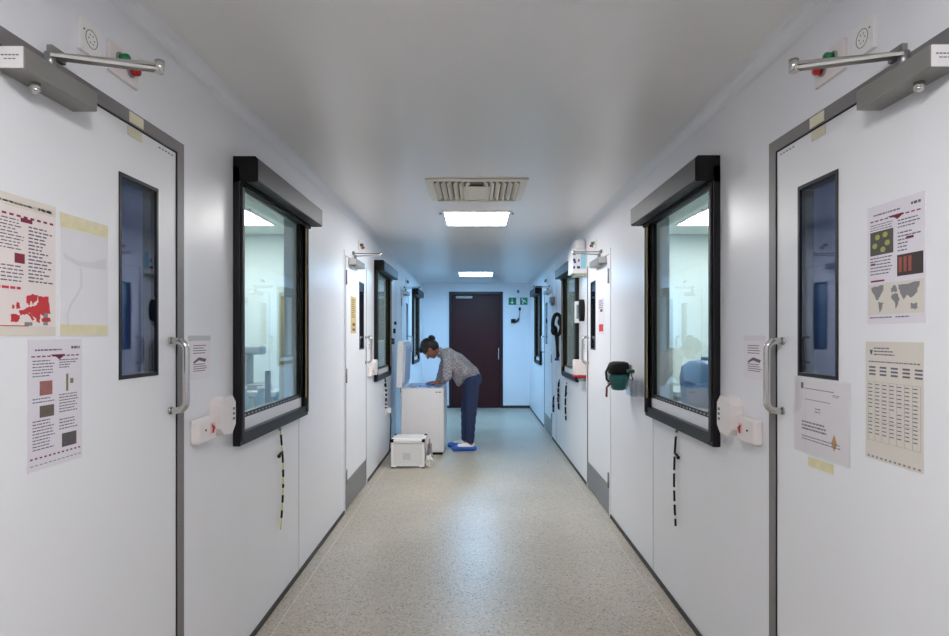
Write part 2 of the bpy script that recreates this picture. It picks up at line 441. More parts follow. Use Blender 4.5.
E_N = emit('lamp_neutral', (1.0, .985, .97), 15)
E_B = emit('lamp_cold_blue', (.38, .75, 1.15), 19.5)
E_R = emit('lamp_room', (.97, 1.0, 1.0), 7.5)
E_FILL = emit('lobby_fill', (.75, .85, 1.0), 1.2)  # added weak fill that brightens the near vision panels, no lamp known there
E_T = emit('lamp_far_store', (.55, .8, 1.0), 6)
E_S = emit('lamp_store', (.80, 1.0, .97), 6)
ceiling_light(-.255, .265, 4.84, 5.42, 'lit square ceiling light just beyond the air vent', E_N)
ceiling_light(-.265, .265, 9.50, 10.1, 'lit square ceiling light nearest the dark end door', E_B)
ceiling_light(-.26, .26, .10, .70, 'lit square ceiling light above the two nearest doors', emit('lamp_neutral_near', (1.0, .985, .98), 12.5))
for s in (-1, 1):
    nm = SIDE[s]
    ceiling_light(min(s*1.83, s*2.43), max(s*1.83, s*2.43), 4.68, 5.40, 'square ceiling light glimpsed through the nearest %s window' % nm, E_R, 'room ceiling lights')
    ceiling_light(min(s*1.6, s*2.2), max(s*1.6, s*2.2), 6.5, 7.1, 'ceiling light of the room behind the second %s window' % nm, E_S, 'room ceiling lights')
    ceiling_light(min(s*1.6, s*2.2), max(s*1.6, s*2.2), 9.6, 10.2, 'ceiling light of the room behind the third %s window' % nm, E_T, 'room ceiling lights')
    ceiling_light(min(s*1.6, s*2.2), max(s*1.6, s*2.2), 1.3, 1.9, 'added dim fill light behind the nearest %s door' % nm, E_FILL, 'room ceiling lights')  # unseen fill panel, added to lift the dark lobby
t = thing('ceiling_vent', 'square off-white air diffuser with slats on the ceiling', 'air vent', (0, 4.1, CZ-.03))
x0, x1, y0, y1 = -.325, .335, 3.82, 4.42
mb = MB(); f = .05
for q in ((x0, x0+f, y0, y1), (x1-f, x1, y0, y1), (x0+f, x1-f, y0, y0+f), (x0+f, x1-f, y1-f, y1)): mb.box(q[0], q[1], q[2], q[3], CZ-.012, CZ-.0005, .002)
mb.build('vent_frame', M['vent'], t)
MB().box(x0+f, x1-f, y0+f, y1-f, CZ-.003, CZ-.0005).build('backing', M['ventd'], t)
for k in range(14):
    if 5 < k < 8: continue
    xx = x0+f+.02+k*((x1-x0-2*f-.04)/13); g_ = 1 if k < 7 else -1
    sl = MB(); sl.prism([Vector((xx+g_*.010, y0+f, CZ-.004)), Vector((xx+g_*.014, y0+f, CZ-.004)), Vector((xx-g_*.008, y0+f, CZ-.026)), Vector((xx-g_*.013, y0+f, CZ-.026))], Vector((0, y1-y0-2*f, 0)))
    sl.build('slat', M['vent'], t)
MB().box(-.085, .095, y0+f+.10, y1-f, CZ-.020, CZ-.016).build('deflector', M['vent'], t)
MB().box(x0+f, x1-f, y1-f-.02, y1-f, CZ-.03, CZ-.003).build('end_bar', M['vent'], t)
# ---------------------------------------------------------------- plates, boxes beside the doors
PLACE = {(-1, 0): 'over the nearest left door', (1, 0): 'over the nearest right door', (-1, 1): 'over the second left door',
         (1, 1): 'over the second right door', (-1, 2): 'over the furthest left door', (1, 2): 'over the furthest right door'}
BES = {k: v.replace('over', 'beside') for k, v in PLACE.items()}
for s in (-1, 1):
    for i, (a, y1) in enumerate(DOORS[s]):
        q = y1-.437
        t = thing('indicator_plate', 'white plate with a green and a red lamp '+PLACE[(s, i)], 'indicator lamps', wp(s, q+.07, 2.143, 0), 'lamp plates above the doors')
        wb(MB(), s, q, q+.145, 2.143, 2.229, 0, .009, .002).build('plate', M['cream'], t)
        for nm, yy, zz, m in (('green_lamp', q+.045, 2.195, M['green']), ('red_lamp', q+.100, 2.180, M['red'])):
            l = MB().tube([wp(s, yy, zz, .009), wp(s, yy, zz, .014)], .017, 16).build(nm+'_collar', M['grey'], t)
            MB().tube([wp(s, yy, zz, .014), wp(s, yy, zz, .032)], .0125, 16).ell(wp(s, yy, zz, .032), .008, .0125, .0125).build(nm, m, t)
        if i < 1:
            t = thing('sounder_plate', 'small square white plate with a round grille '+PLACE[(s, i)], 'wall plate', wp(s, q-.08, 2.143, 0), 'square plates with round grilles')
            wb(MB(), s, q-.125, q-.038, 2.143, 2.229, 0, .010, .002).build('plate', M['white'], t)
            r = MB(); cc = [(q-.081+.024*math.cos(k*math.pi/8), 2.186+.024*math.sin(k*math.pi/8)) for k in range(17)]
            r.tube([wp(s, u, v, .0102) for u, v in cc], .0011, 6).build('grille_ring', M['inkg'], t)
            r = MB()
            for k in range(6):
                an = k*math.pi/3; r.tube([wp(s, q-.081+.012*math.cos(an), 2.186+.012*math.sin(an), .0095), wp(s, q-.081+.012*math.cos(an), 2.186+.012*math.sin(an), .0108)], .0022, 8)
            r.tube([wp(s, q-.112, 2.20, .0095), wp(s, q-.112, 2.20, .0115)], .003, 8)
            r.build('grille_hole', M['inkg'], t)
        if i < 2 and (s, i) != (1, 1):
            b0 = y1+.052
            t = thing('emergency_release', 'cream box with a small red pointer '+BES[(s, i)], 'release box', wp(s, b0+.07, 1.0, 0), 'release boxes beside the doors')
            wb(MB(), s, b0, b0+.146, 1.0, 1.092, 0, .034, .008).build('housing', M['cream'], t)
            wb(MB(), s, b0+.092, b0+.128, 1.027, 1.069, .034, .0355).build('window_recess', mat('pink_label', (226, 190, 186), .4), t)
            MB().prism([wp(s, b0+.100, 1.062, .0355), wp(s, b0+.124, 1.048, .0355), wp(s, b0+.104, 1.030, .0355), wp(s, b0+.108, 1.046, .0355)], Vector((-s*.004, 0, 0))).build('red_pointer', M['red'], t)
            MB().tube([wp(s, b0+.05, 1.048, .034), wp(s, b0+.05, 1.048, .037)], .004, 10).build('key_hole', M['ink'], t)
            t = thing('control_box', 'taller cream box with cut corners and a small label '+BES[(s, i)], 'control box', wp(s, b0+.23, 1.0, 0), 'control boxes beside the doors')
            c0, c1, e0, e1, k = b0+.160, b0+.300, 1.005, 1.155, .03
            MB().prism([wp(s, u, v, -.001) for u, v in ((c0+k, e0), (c1-k, e0), (c1, e0+k), (c1, e1-k), (c1-k, e1), (c0+k, e1), (c0, e1-k), (c0, e0+k))], Vector((-s*.046, 0, 0))).build('housing', M['cream'], t)
            mm = MB()
            for z in (1.055, 1.075, 1.095): wb(mm, s, c1-.03, c1-.012, z, z+.011, .046, .0468)
            mm.build('printed_label', M['ink'], t)
# ---------------------------------------------------------------- paper
def sheet(name, s, y0, y1, z0, z1, label, cat, m, p=0.0, th=.0012, group=None):
    """thing whose u runs left to right and v top to bottom as read"""
    t = thing(name, label, cat, wp(s, (y0+y1)/2, z0, p), group)
    wb(MB(), s, y0, y1, z0, z1, p, p+th).build('sheet', m, t)
    def uv(u, v): return ((y0+(y1-y0)*u) if s < 0 else (y1-(y1-y0)*u), z1-(z1-z0)*v)
    def blk(mb, u0, u1, v0, v1, lift=.0004):
        a, b = uv(u0, v0), uv(u1, v1)
        wb(mb, s, min(a[0], b[0]), max(a[0], b[0]), min(a[1], b[1]), max(a[1], b[1]), p+th, p+th+lift); return mb
    def lines(mb, u0, u1, v0, v1, n, fill=.34, ragged=.25):
        st = (v1-v0)/n
        for i in range(n):
            u = u0; end = u1-random.random()*ragged*(u1-u0)
            while u < end:
                w = random.uniform(.02, .07)*(1 if (u1-u0) < .6 else .8); w = min(w, end-u)
                if w > .012: blk(mb, u, u+w, v0+i*st, v0+i*st+st*fill)
                u += w+.014
        return mb
    def poly(mb, pts, rough=0):
        if rough:
            out = []
            for (a, b), (c, d) in zip(pts, pts[1:]+pts[:1]):
                out.append((a, b))
                for k in (1, 2, 3): out.append((a+(c-a)*k/4+random.uniform(-rough, rough), b+(d-b)*k/4+random.uniform(-rough, rough)))
            pts = out
        q = [wp(s, *uv(u, v), p+th) for u, v in pts]; mb.prism(q, Vector((-s*.0004, 0, 0))); return mb
    return t, blk, lines, poly
LP = .001   # on door leaf surface (leaf sits 1 mm back)
EUR = [[(.40, .12), (.55, .0), (.68, .02), (.66, .2), (.56, .34), (.52, .22), (.47, .36), (.41, .30)],
    [(.30, .52), (.45, .42), (.60, .38), (.70, .24), (.69, .05), (.95, .05), (1, .6), (.86, .58), (.80, .66), (.74, .62), (.74, .75), (.62, .74), (.50, .60), (.42, .62), (.28, .68), (.22, .56)],
    [(.42, .60), (.50, .60), (.60, .80), (.56, .84)], [(.05, .66), (.27, .66), (.22, .86), (.05, .88)], [(.17, .30), (.24, .30), (.27, .46), (.17, .48)],
    [(.08, .38), (.14, .38), (.13, .47), (.07, .47)], [(.63, .73), (.73, .74), (.72, .9), (.66, .86)], [(.76, .76), (1, .72), (1, .84), (.78, .86)]]
# large map poster on the left door
t, blk, lines, poly = sheet('poster', -1, 1.176, 1.474, 1.398, 1.714, 'poster with a red map of Europe, cut by the left picture edge', 'poster', mat('map_poster_paper', (224, 214, 212), .35), -.001)
blk(MB(), 0, 1, .0, .085).build('header_band', mat('pale_band', (214, 206, 196), .4), t)
blk(MB(), 0, 1, .93, 1).build('footer_band', mat('pale_band', (214, 206, 196), .4), t)
mm = MB(); lines(mm, .30, .74, .05, .07, 1, .7, 0); lines(mm, .80, .95, .045, .075, 1, .7, 0); mm.build('heading', M['ink'], t)
mm = MB(); [blk(mm, .3+.07*k, .34+.07*k, .135, .15) for k in range(10)]; blk(mm, .62, .74, .15, .18); mm.build('dashed_rule', M['inkp'], t)
mm = MB(); lines(mm, .03, .32, .17, .9, 26); lines(mm, .35, .66, .17, .40, 10); lines(mm, .35, .66, .50, .63, 5); lines(mm, .70, .97, .20, .62, 16, .4, .5); mm.build('printed_text', M['ink'], t)
mm = MB(); blk(mm, .56, .66, .41, .48, .0006); mm.build('photo', M['inkp'], t)
mm = MB(); lines(mm, .35, .62, .65, .68, 1, .6, 0); mm.build('subheading', M['redl'], t)
mm = MB()
for pg in EUR: poly(mm, [(.50+.44*u, .69+.24*v) for u, v in pg], .006)
mm.build('map', M['redl'], t)
mm = MB(); blk(mm, .86, .91, .80, .92, .0003); mm.build('map_sea_key', M['inkg'], t)
blk(MB(), .66, .74, .90, .925, .0003).build('map_legend', M['inkg'], t)
mm = MB(); blk(mm, .35, .7, .925, .932); mm.build('footer_line', M['redl'], t)
# empty sleeve
t, blk, lines, poly = sheet('document_sleeve', -1, 1.490, 1.684, 1.396, 1.706, 'empty taped sleeve with yellowed top and bottom, between map poster and door pane', 'sleeve', mat('sleeve_film', (218, 217, 222), .22), -.001)
mm = MB(); [blk(mm, k/14, (k+.75)/14, .0, .10, .0003) for k in range(14)]; blk(mm, 0, 1, .03, .115); mm.build('top_tape', M['tape'], t)
mm = MB(); blk(mm, 0, 1, .90, .985); mm.build('bottom_tape', M['tape'], t)
mm = MB(); poly(mm, [(.05, .32), (.35, .37), (.62, .36), (.95, .30), (.95, .40), (.62, .41), (.35, .41), (.1, .37)])
path = [(.39, .42), (.42, .50), (.41, .58), (.32, .66), (.20, .74), (.14, .82), (.16, .90)]
for (a, b), (c, d) in zip(path, path[1:]): poly(mm, [(a-.02, b), (a+.02, b), (c+.02, d), (c-.02, d)])
mm.build('glue_mark', mat('glue_grey', (196, 195, 201), .4), t)
# narrow poster on the left door
def text_poster(s, y0, y1, z0, z1, label, kind, p=-.001):
    t, blk, lines, poly = sheet('poster', s, y0, y1, z0, z1, label, 'poster', M['paperl'], p)
    mm = MB(); lines(mm, .12, .60, .075, .092, 1, .7, 0); lines(mm, .78, .95, .055, .085, 1, .7, 0); mm.build('heading', M['ink'], t)
    mm = MB(); [blk(mm, .06+k*.09, .12+k*.09, .125, .135) for k in range(10)]; poly(mm, [(.38, .118), (.66, .118), (.60, .145), (.55, .16), (.5, .14)]); mm.build('dashed_rule', M['inkp'], t)
    if kind == 0:
        mm = MB(); lines(mm, .08, .47, .16, .30, 6); lines(mm, .55, .92, .16, .24, 4, .4, .6); lines(mm, .08, .47, .45, .50, 2); lines(mm, .08, .47, .62, .86, 10); lines(mm, .55, .92, .44, .60, 7); lines(mm, .55, .92, .64, .74, 4); mm.build('printed_text', M['ink'], t)
        mm = MB(); blk(mm, .20, .42, .32, .43, .0006); mm.build('photo', mat('photo_pink', (150, 96, 92), .5, noise=.4, nscale=60), t)
        mm = MB(); blk(mm, .20, .45, .51, .60, .0006); mm.build('photo', mat('photo_olive', (98, 86, 76), .5, noise=.4, nscale=60), t)
        mm = MB(); blk(mm, .60, .88, .76, .87, .0006); mm.build('photo', mat('photo_grey', (84, 78, 80), .5, noise=.3, nscale=60), t)
        mm = MB(); blk(mm, .68, .72, .28, .42); blk(mm, .76, .82, .32, .36); mm.build('diagram', mat('olive_ink', (120, 118, 90), .5), t)
        mm = MB(); [blk(mm, .04+k*.08, .08+k*.08, .90, .912) for k in range(12)]; mm.build('footer_dashes', M['inkp'], t)
        mm = MB(); [blk(mm, .04+k*.08, .09+k*.08, .955, .962) for k in range(12)]; mm.build('footer_line', M['inkg'], t)
    else:
        mm = MB(); lines(mm, .06, .50, .16, .22, 3); lines(mm, .06, .48, .44, .60, 6); lines(mm, .56, .94, .17, .25, 3, .35, .5); lines(mm, .56, .94, .27, .44, 6, .35, .6); mm.build('printed_text', M['ink'], t)
        mm = MB(); blk(mm, .06, .48, .22, .42, .0006); ph = mm.build('photo', mat('photo_moss', (70, 68, 60), .5, noise=.3, nscale=40), t)
        mm = MB(); [poly(mm, [(u+.05*math.cos(a*math.pi/3), v+.025*math.sin(a*math.pi/3)) for a in range(6)]) for u, v in ((.2, .27), (.34, .26), (.15, .34), (.3, .38), (.38, .33))]
        o = mm.build('photo_spots', mat('spot_lime', (150, 152, 80), .5), ph)
        for vtx in o.data.vertices: vtx.co.x -= s*.0007
        mm = MB(); blk(mm, .55, .97, .45, .62, .0006); ph = mm.build('photo', mat('photo_dark', (52, 40, 38), .5), t)
        mm = MB(); [blk(mm, .58+k*.08, .63+k*.08, .47, .59, .0009) for k in range(3)]; mm.build('photo_bands', mat('band_red', (150, 74, 62), .5), ph)
        mm = MB(); [blk(mm, .07+k*.14, .15+k*.14, .485, .50) for k in range(1)]; blk(mm, .07, .32, .63, .645); blk(mm, .70, .82, .315, .335); mm.build('subheading', M['inkp'], t)
        blk(MB(), .02, .98, .66, .92, .0003).build('map_panel', M['paperb'], t)
        mm = MB()
        for pg in ([(.08, .69), (.32, .68), (.28, .74), (.22, .78), (.20, .80), (.15, .77)], [(.21, .81), (.31, .83), (.27, .88), (.24, .91)], [(.46, .76), (.56, .76), (.59, .81), (.53, .88), (.50, .82), (.45, .80)],
                [(.44, .71), (.52, .69), (.55, .74), (.46, .748)], [(.56, .69), (.92, .68), (.88, .76), (.77, .80), (.71, .77), (.66, .81), (.60, .76)], [(.77, .85), (.87, .84), (.88, .89), (.79, .89)]):
            poly(mm, pg, .009)
        o = mm.build('world_map', M['inkg'], t)
        for vtx in o.data.vertices: vtx.co.x -= s*.0004
        mm = MB(); lines(mm, .05, .45, .94, .955, 1, .7, 0); lines(mm, .52, .75, .94, .955, 1, .7, 0); mm.build('footer_text', M['ink'], t)
text_poster(-1, 1.382, 1.573, 1.080, 1.389, 'narrow two-column poster with three small photos, below the red map poster', 0)
text_poster(1, 1.379, 1.583, 1.428, 1.733, 'two-column poster with a grey world map on the nearest right door', 1)
# beige table notice
t, blk, lines, poly = sheet('schedule_notice', 1, 1.385, 1.590, 1.078, 1.383, 'beige sheet with a printed table, below the world map poster', 'notice', M['paperb'], -.001)
mm = MB(); lines(mm, .16, .55, .05, .13, 3, .4, .3); lines(mm, .06, .95, .165, .185, 1, .5, 0)
for r in range(3): [blk(mm, .07+c*.2, .19+c*.2, .21+.03*r, .225+.03*r) for c in range(5)]
for r in range(14): [blk(mm, .06+c*.13, .13+c*.13, .36+.032*r, .368+.032*r) for c in range(7) if random.random() < .92]
mm.build('printed_table', M['ink'], t)
mm = MB(); [blk(mm, u, u+.002, .34, .84) for u in (.05, .18, .31, .44, .57, .70, .83, .96)]; [blk(mm, .05, .96, v, v+.0015) for v in (.34, .50, .67, .84)]; mm.build('ruled_lines', M['inkg'], t)
mm = MB(); poly(mm, [(.08, .07), (.14, .07), (.12, .11), (.10, .11)]); mm.build('crest', M['ink'], t)
mm = MB(); [blk(mm, .04+k*.08, .08+k*.08, .97, .985) for k in range(12)]; mm.build('edge_marking', M['inkg'], t)
# plastic wallet below the vision panel
t, blk, lines, poly = sheet('document_wallet', 1, 1.660, 1.940, 1.036, 1.262, 'clear wallet holding a form with a small coloured figure, under the right door pane', 'document wallet', M['paper'], -.001)
wb(MB(), 1, 1.652, 1.948, 1.030, 1.268, .0008, .0013).build('plastic_wallet', M['sleeve'], t)
mm = MB(); lines(mm, .12, .75, .12, .16, 1, .3, 0); lines(mm, .2, .7, .27, .30, 1, .3, 0); lines(mm, .4, .5, .38, .46, 2, .3, 0); lines(mm, .14, .62, .58, .72, 3, .5, .1); lines(mm, .14, .85, .78, .86, 2, .35, 0)
mm.build('printed_text', M['ink'], t)
mm = MB(); poly(mm, [(.70, .78), (.75, .66), (.80, .78), (.75, .88)]); mm.build('coloured_figure', mat('orange_ink', (190, 130, 60), .5), t)
mm = MB(); lines(mm, .72, .84, .16, .2, 2, .4, 0); poly(mm, [(.12, .05), (.17, .05), (.17, .12), (.12, .12)]); mm.build('stamp', M['ink'], t)
wb(MB(), 1, 1.735, 1.865, .995, 1.024, -.001, .0004).build('yellow_tape', M['tape'], t)
# little notices next to the doors
def notice(s, y0, y1, label, group='small notices beside the doors'):
    t, blk, lines, poly = sheet('wall_notice', s, y0, y1, 1.236, 1.398, label, 'notice', M['paper'], 0, group=group)
    blk(MB(), 0, 1, .0, .12, .0006).build('top_strip', mat('silver_clip', (190, 190, 192), .4) if s < 0 else M['paperl'], t)
    mm = MB(); lines(mm, .2, .85, .22, .45, 4, .35, .3); lines(mm, .2, .85, .65, .85, 4, .4, .2); mm.build('printed_text', M['ink'], t)
    mm = MB(); poly(mm, [(.2, .60), (.45, .50), (.8, .55), (.75, .62), (.45, .57), (.22, .64)]); mm.build('squiggle', M['ink'], t)
notice(-1, 2.155, 2.330, 'small printed notice behind the pull handle of the nearest left door')
notice(1, 2.138, 2.313, 'small printed notice behind the pull handle of the nearest right door')
notice(-1, 5.74, 5.90, 'small printed notice between the second left door and window')
notice(1, 5.64, 5.86, 'small printed notice between the second right door and window')
t, blk, lines, poly = sheet('poster', -1, 4.955, 5.165, 1.415, 1.722, 'ochre poster with dark print on the second left door', 'poster', M['gold'], -.001)
mm = MB(); lines(mm, .15, .85, .08, .6, 9, .4, .4); blk(mm, .3, .8, .72, .80); blk(mm, .3, .8, .87, .93); mm.build('printed_text', mat('brown_ink', (80, 62, 34), .6), t)
t, blk, lines, poly = sheet('poster', 1, 4.84, 5.07, 1.405, 1.705, 'lilac poster with red picture on the second right door', 'poster', M['paperl'], -.001)
mm = MB(); lines(mm, .1, .9, .05, .3, 5, .5, .2); mm.build('printed_text', M['ink'], t)
mm = MB(); blk(mm, .15, .85, .72, .92, .0006); mm.build('picture', M['redl'], t)
mm = MB(); blk(mm, .35, .75, .30, .38, .0006); mm.build('photo', M['inkp'], t)
# ---------------------------------------------------------------- hanging pull straps
def strap(s, y, z0, z1, label, yel=False, sway=.02, hook=None, th=1.0):
    t = thing('pull_strap', label, 'strap', wp(s, y, z0, .02), 'beaded straps hanging on the walls')
    N = 28; pts = []
    for k in range(N+1):
        q = k/N; pts.append(wp(s, y+sway*math.sin(q*3.4), z1+(z0-z1)*q, .008+.006*math.sin(q*2)))
    MB().tube(pts, (.003 if yel else .0016)*th, 6).build('cord', M['white'] if not yel else M['yellow'], t)
    MB().tube([wp(s, y, z1-.008, 0), wp(s, y, z1-.008, .014)], .006*th, 10).build('wall_fixing', M['grey'], t)
    i = 2
    while i < N-1:
        L = random.choice((1, 2, 2, 3)) if s < 0 else random.choice((2, 3, 4, 5))
        j = min(i+L, N)
        MB().tube([pts[k] for k in range(i, j+1)], .0052*th, 8).build('bead', M['blackm'], t)
        i = j+(2 if s < 0 else 1)
    if hook:
        zz = z1+(z0-z1)*hook; kq = int(hook*N)
        MB().tube([pts[kq], pts[kq]+Vector((0, -.035, -.005)), pts[kq]+Vector((0, -.045, -.014))], .006*th, 8).ell(pts[kq]+Vector((0, -.05, -.012)), .009, .012, .010).build('toggle', M['blackm'], t)
strap(-1, 3.14, .385, .915, 'long black and yellow beaded strap under the nearest left window', True, .035, .25, 1.1)
strap(1, 3.07, .425, .915, 'long black beaded strap under the nearest right window', False, .02, .28, 1.1)
strap(-1, 6.78, .56, .91, 'short beaded strap under the second left window', False, .03, .2, 2.0)
strap(1, 6.80, .40, .86, 'beaded strap under the second right window, nearer one', False, .05, .25, 1.8)
strap(1, 7.40, .47, .85, 'beaded strap just beyond the second right window', False, .06, .5, 2.2)
strap(1, 7.90, .38, .60, 'beaded strap nearest the furthest right door', False, .04, .6, 2.2)
# ---------------------------------------------------------------- things on the right wall
t = thing('soap_dispenser', 'dark teal bottle with black cap and rust strap on right wall', 'dispenser', wp(1, 4.03, 1.05, 0))
c = wp(1, 4.03, 0, .075)
mb = MB(); prof = [(1.03, .030), (1.036, .046), (1.07, .056), (1.10, .064), (1.125, .064), (1.14, .056)]
def lathe(mb, cx, cy, prof, n=22):
    rings = [[mb.bm.verts.new((cx+r*math.cos(2*math.pi*j/n), cy+r*math.sin(2*math.pi*j/n), z)) for j in range(n)] for z, r in prof]
    for i in range(len(rings)-1):
        for j in range(n):
            f = mb.bm.faces.new((rings[i][j], rings[i][(j+1) % n], rings[i+1][(j+1) % n], rings[i+1][j])); f.smooth = True
    mb.bm.faces.new(rings[0][::-1]); mb.bm.faces.new(rings[-1]); return mb
lathe(mb, c.x, c.y, prof).build('bottle_body', M['teal'], t)
lathe(MB(), c.x, c.y, [(1.135, .054), (1.145, .068), (1.20, .070), (1.215, .060), (1.222, .040)]).build('cap', M['blackm'], t)
wb(MB(), 1, 3.99, 4.07, 1.06, 1.20, 0, .012).build('wall_bracket', M['grey'], t)
MB().tube([c+Vector((-.066, 0, 1.19)), c+Vector((-.085, 0, 1.15)), c+Vector((-.080, 0, 1.10)), c+Vector((-.062, 0, 1.085))], .008, 8).build('carry_handle', M['blackm'], t)
MB().tube([c+Vector((-.058, -.01, 1.075)), c+Vector((-.082, -.01, 1.05)), c+Vector((-.084, -.01, .985))], .007, 8).build('strap', M['rust'], t)
t = thing('wall_holder', 'clear plastic wall holder with green trigger, beside the nearest right window', 'holder', wp(1, 3.85, 1.03, 0))
mb = MB(); a0, a1, q0, q1 = 3.70, 3.86, 1.02, 1.13
wb(mb, 1, a0, a1, q0, q0+.004, 0, .07); wb(mb, 1, a0, a0+.004, q0, q1, 0, .07); wb(mb, 1, a1-.004, a1, q0, q1, 0, .07); wb(mb, 1, a0+.004, a1-.004, q0+.004, q1, .066, .07)
mb.build('tray', M['clear'], t)
mb = MB(); wb(mb, 1, 3.715, 3.78, 1.028, 1.12, .006, .060, .004); mb.build('wipe_packet', mat('white_teal_pack', (200, 212, 216), .4, noise=.35, nscale=45), t)
b = lathe(MB(), HW-.040, 3.82, [(1.026, .022), (1.11, .022), (1.14, .010), (1.16, .010)]).build('spray_bottle', M['white'], t)
wb(MB(), 1, 3.79, 3.85, 1.16, 1.18, .030, .068, .004).tube([wp(1, 3.80, 1.165, .05), wp(1, 3.77, 1.14, .055), wp(1, 3.75, 1.12, .05)], .004, 8).build('spray_trigger', mat('dark_green', (20, 60, 50), .4), b)
# upper display unit
t = thing('wall_unit', 'white box unit with dark marks high on right wall by second door', 'wall unit', wp(1, 5.72, 1.96, 0))
wb(MB(), 1, 5.60, 5.84, 1.975, 2.20, 0, .135, .006).build('lower_case', M['white'], t)
wb(MB(), 1, 5.62, 5.84, 2.20, 2.305, 0, .10, .03).build('upper_hood', mat('warm_white', (214, 212, 216), .4), t)
wb(MB(), 1, 5.595, 5.60, 2.02, 2.18, .012, .055).build('cyan_panel', mat('cyan_film', (150, 208, 226), .3), t)
mb = MB()
for zz, pa, pb in ((2.145, .105, .125), (2.09, .105, .128), (2.07, .10, .12), (2.02, .11, .126), (2.085, .067, .08), (2.02, .062, .09)):
    mb.box(HW-pa, HW-pb, 5.594, 5.60, zz, zz+.022)
mb.build('dark_marks', M['navy'], t)
wb(MB(), 1, 5.61, 5.80, 1.955, 1.975, .01, .10).build('drip_tray', mat('pale_olive', (178, 182, 160), .5), t)
# white box with red line, telephone, etc.
t = thing('sharps_box', 'cream wall box with a red stripe beside the second right door', 'wall box', wp(1, 5.66, .99, 0))
wb(MB(), 1, 5.63, 5.80, 1.02, 1.165, 0, .10, .006).build('case', M['cream'], t)
wb(MB(), 1, 5.625, 5.812, 1.0, 1.022, 0, .104).build('red_stripe', M['red'], t)
wb(MB(), 1, 5.64, 5.78, .965, 1.0, 0, .055, .004).build('lower_catch', M['grey'], t)
t = thing('wall_phone', 'slim black handset hung beyond the second right door', 'phone', wp(1, 5.74, 1.52, 0))
MB().prism([wp(1, 5.74+.05*math.cos(a*math.pi/8), 1.635+.105*math.sin(a*math.pi/8), .0) for a in range(16)], Vector((-.045, 0, 0))).build('handset', M['blackm'], t)
wb(MB(), 1, 5.72, 5.76, 1.60, 1.68, .045, .052).build('earpiece', M['black'], t)
t = thing('intercom', 'narrow white intercom beside the near edge of the second right window', 'intercom', wp(1, 5.96, 1.5, 0))
wb(MB(), 1, 5.945, 5.995, 1.52, 1.735, 0, .05, .006).build('housing', M['white'], t)
wb(MB(), 1, 5.942, 5.945, 1.56, 1.70, .012, .038).build('speaker_slot', M['grey'], t)
t = thing('ear_defenders', 'black headset hung on the wall beyond the second right window', 'headset', wp(1, 7.16, 1.41, 0))
hc = wp(1, 7.20, 1.525, .06)
ring = [hc+Vector((.052*math.cos(a*math.pi/12), .0, .125*math.sin(a*math.pi/12))) for a in range(25)]
MB().tube(ring, .024, 10).build('headband', M['blackm'], t)
MB().ell(hc+Vector((-.035, -.01, -.07)), .042, .035, .062).build('ear_cup', M['blackm'], t)
MB().ell(hc+Vector((.035, .01, .03)), .030, .03, .05).build('ear_cup', M['blackm'], t)
MB().tube([wp(1, 7.20, 1.62, 0), wp(1, 7.20, 1.635, .07)], .007, 8).build('hook', M['grey'], t)
MB().tube([hc+Vector((-.02, 0, -.11)), hc+Vector((0, .03, -.22)), hc+Vector((.01, 0, -.35)), hc+Vector((.02, .02, -.38))], .016, 8).build('cable', M['blackm'], t)
t = thing('wall_holder', 'narrow black strip holder past the hanging black headset', 'holder', wp(1, 7.55, 1.1, 0))
wb(MB(), 1, 7.50, 7.54, 1.10, 1.42, 0, .03, .004).build('strip', M['blackm'], t)
wb(MB(), 1, 7.49, 7.55, 1.08, 1.11, 0, .045, .004).build('foot_clip', M['navy'], t)
t = thing('dispenser_box', 'small grey dispenser high on the wall near the furthest right door', 'dispenser', wp(1, 7.9, 1.7, 0))
wb(MB(), 1, 7.86, 7.98, 1.82, 1.90, 0, .06, .006).build('housing', M['grey'], t)
wb(MB(), 1, 7.88, 7.96, 1.79, 1.82, .01, .04).build('outlet', M['ink'], t)
# things on left wall
t = thing('door_bell', 'small black box on wall beyond the second left window', 'bell push', wp(-1, 7.20, 1.3, 0))
wb(MB(), -1, 7.16, 7.28, 1.29, 1.36, 0, .045, .004).build('housing', M['blackm'], t)
wb(MB(), -1, 7.153, 7.16, 1.31, 1.34, .012, .035).build('button', M['grey'], t)
t = thing('light_switch', 'pair of tiny black switches above the black wall box', 'switch', wp(-1, 7.55, 1.4, 0))
wb(MB(), -1, 7.50, 7.58, 1.42, 1.48, 0, .02, .003).build('rocker', M['blackm'], t)
wb(MB(), -1, 7.58, 7.66, 1.53, 1.57, 0, .02, .003).build('rocker', M['blackm'], t)
t = thing('socket_outlet', 'white socket with plug low on left wall behind the crate', 'socket', wp(-1, 7.0, .5, 0))
wb(MB(), -1, 6.86, 7.01, .48, .57, 0, .01, .002).build('face_plate', M['white'], t)
wb(MB(), -1, 6.90, 6.96, .50, .56, .010, .055, .006).build('plug', M['white'], t)
MB().tube([wp(-1, 6.93, .50, .045), wp(-1, 6.94, .40, .05), wp(-1, 6.96, .25, .04), wp(-1, 6.97, .05, .03)], .006, 8).build('cable', M['blackm'], t)
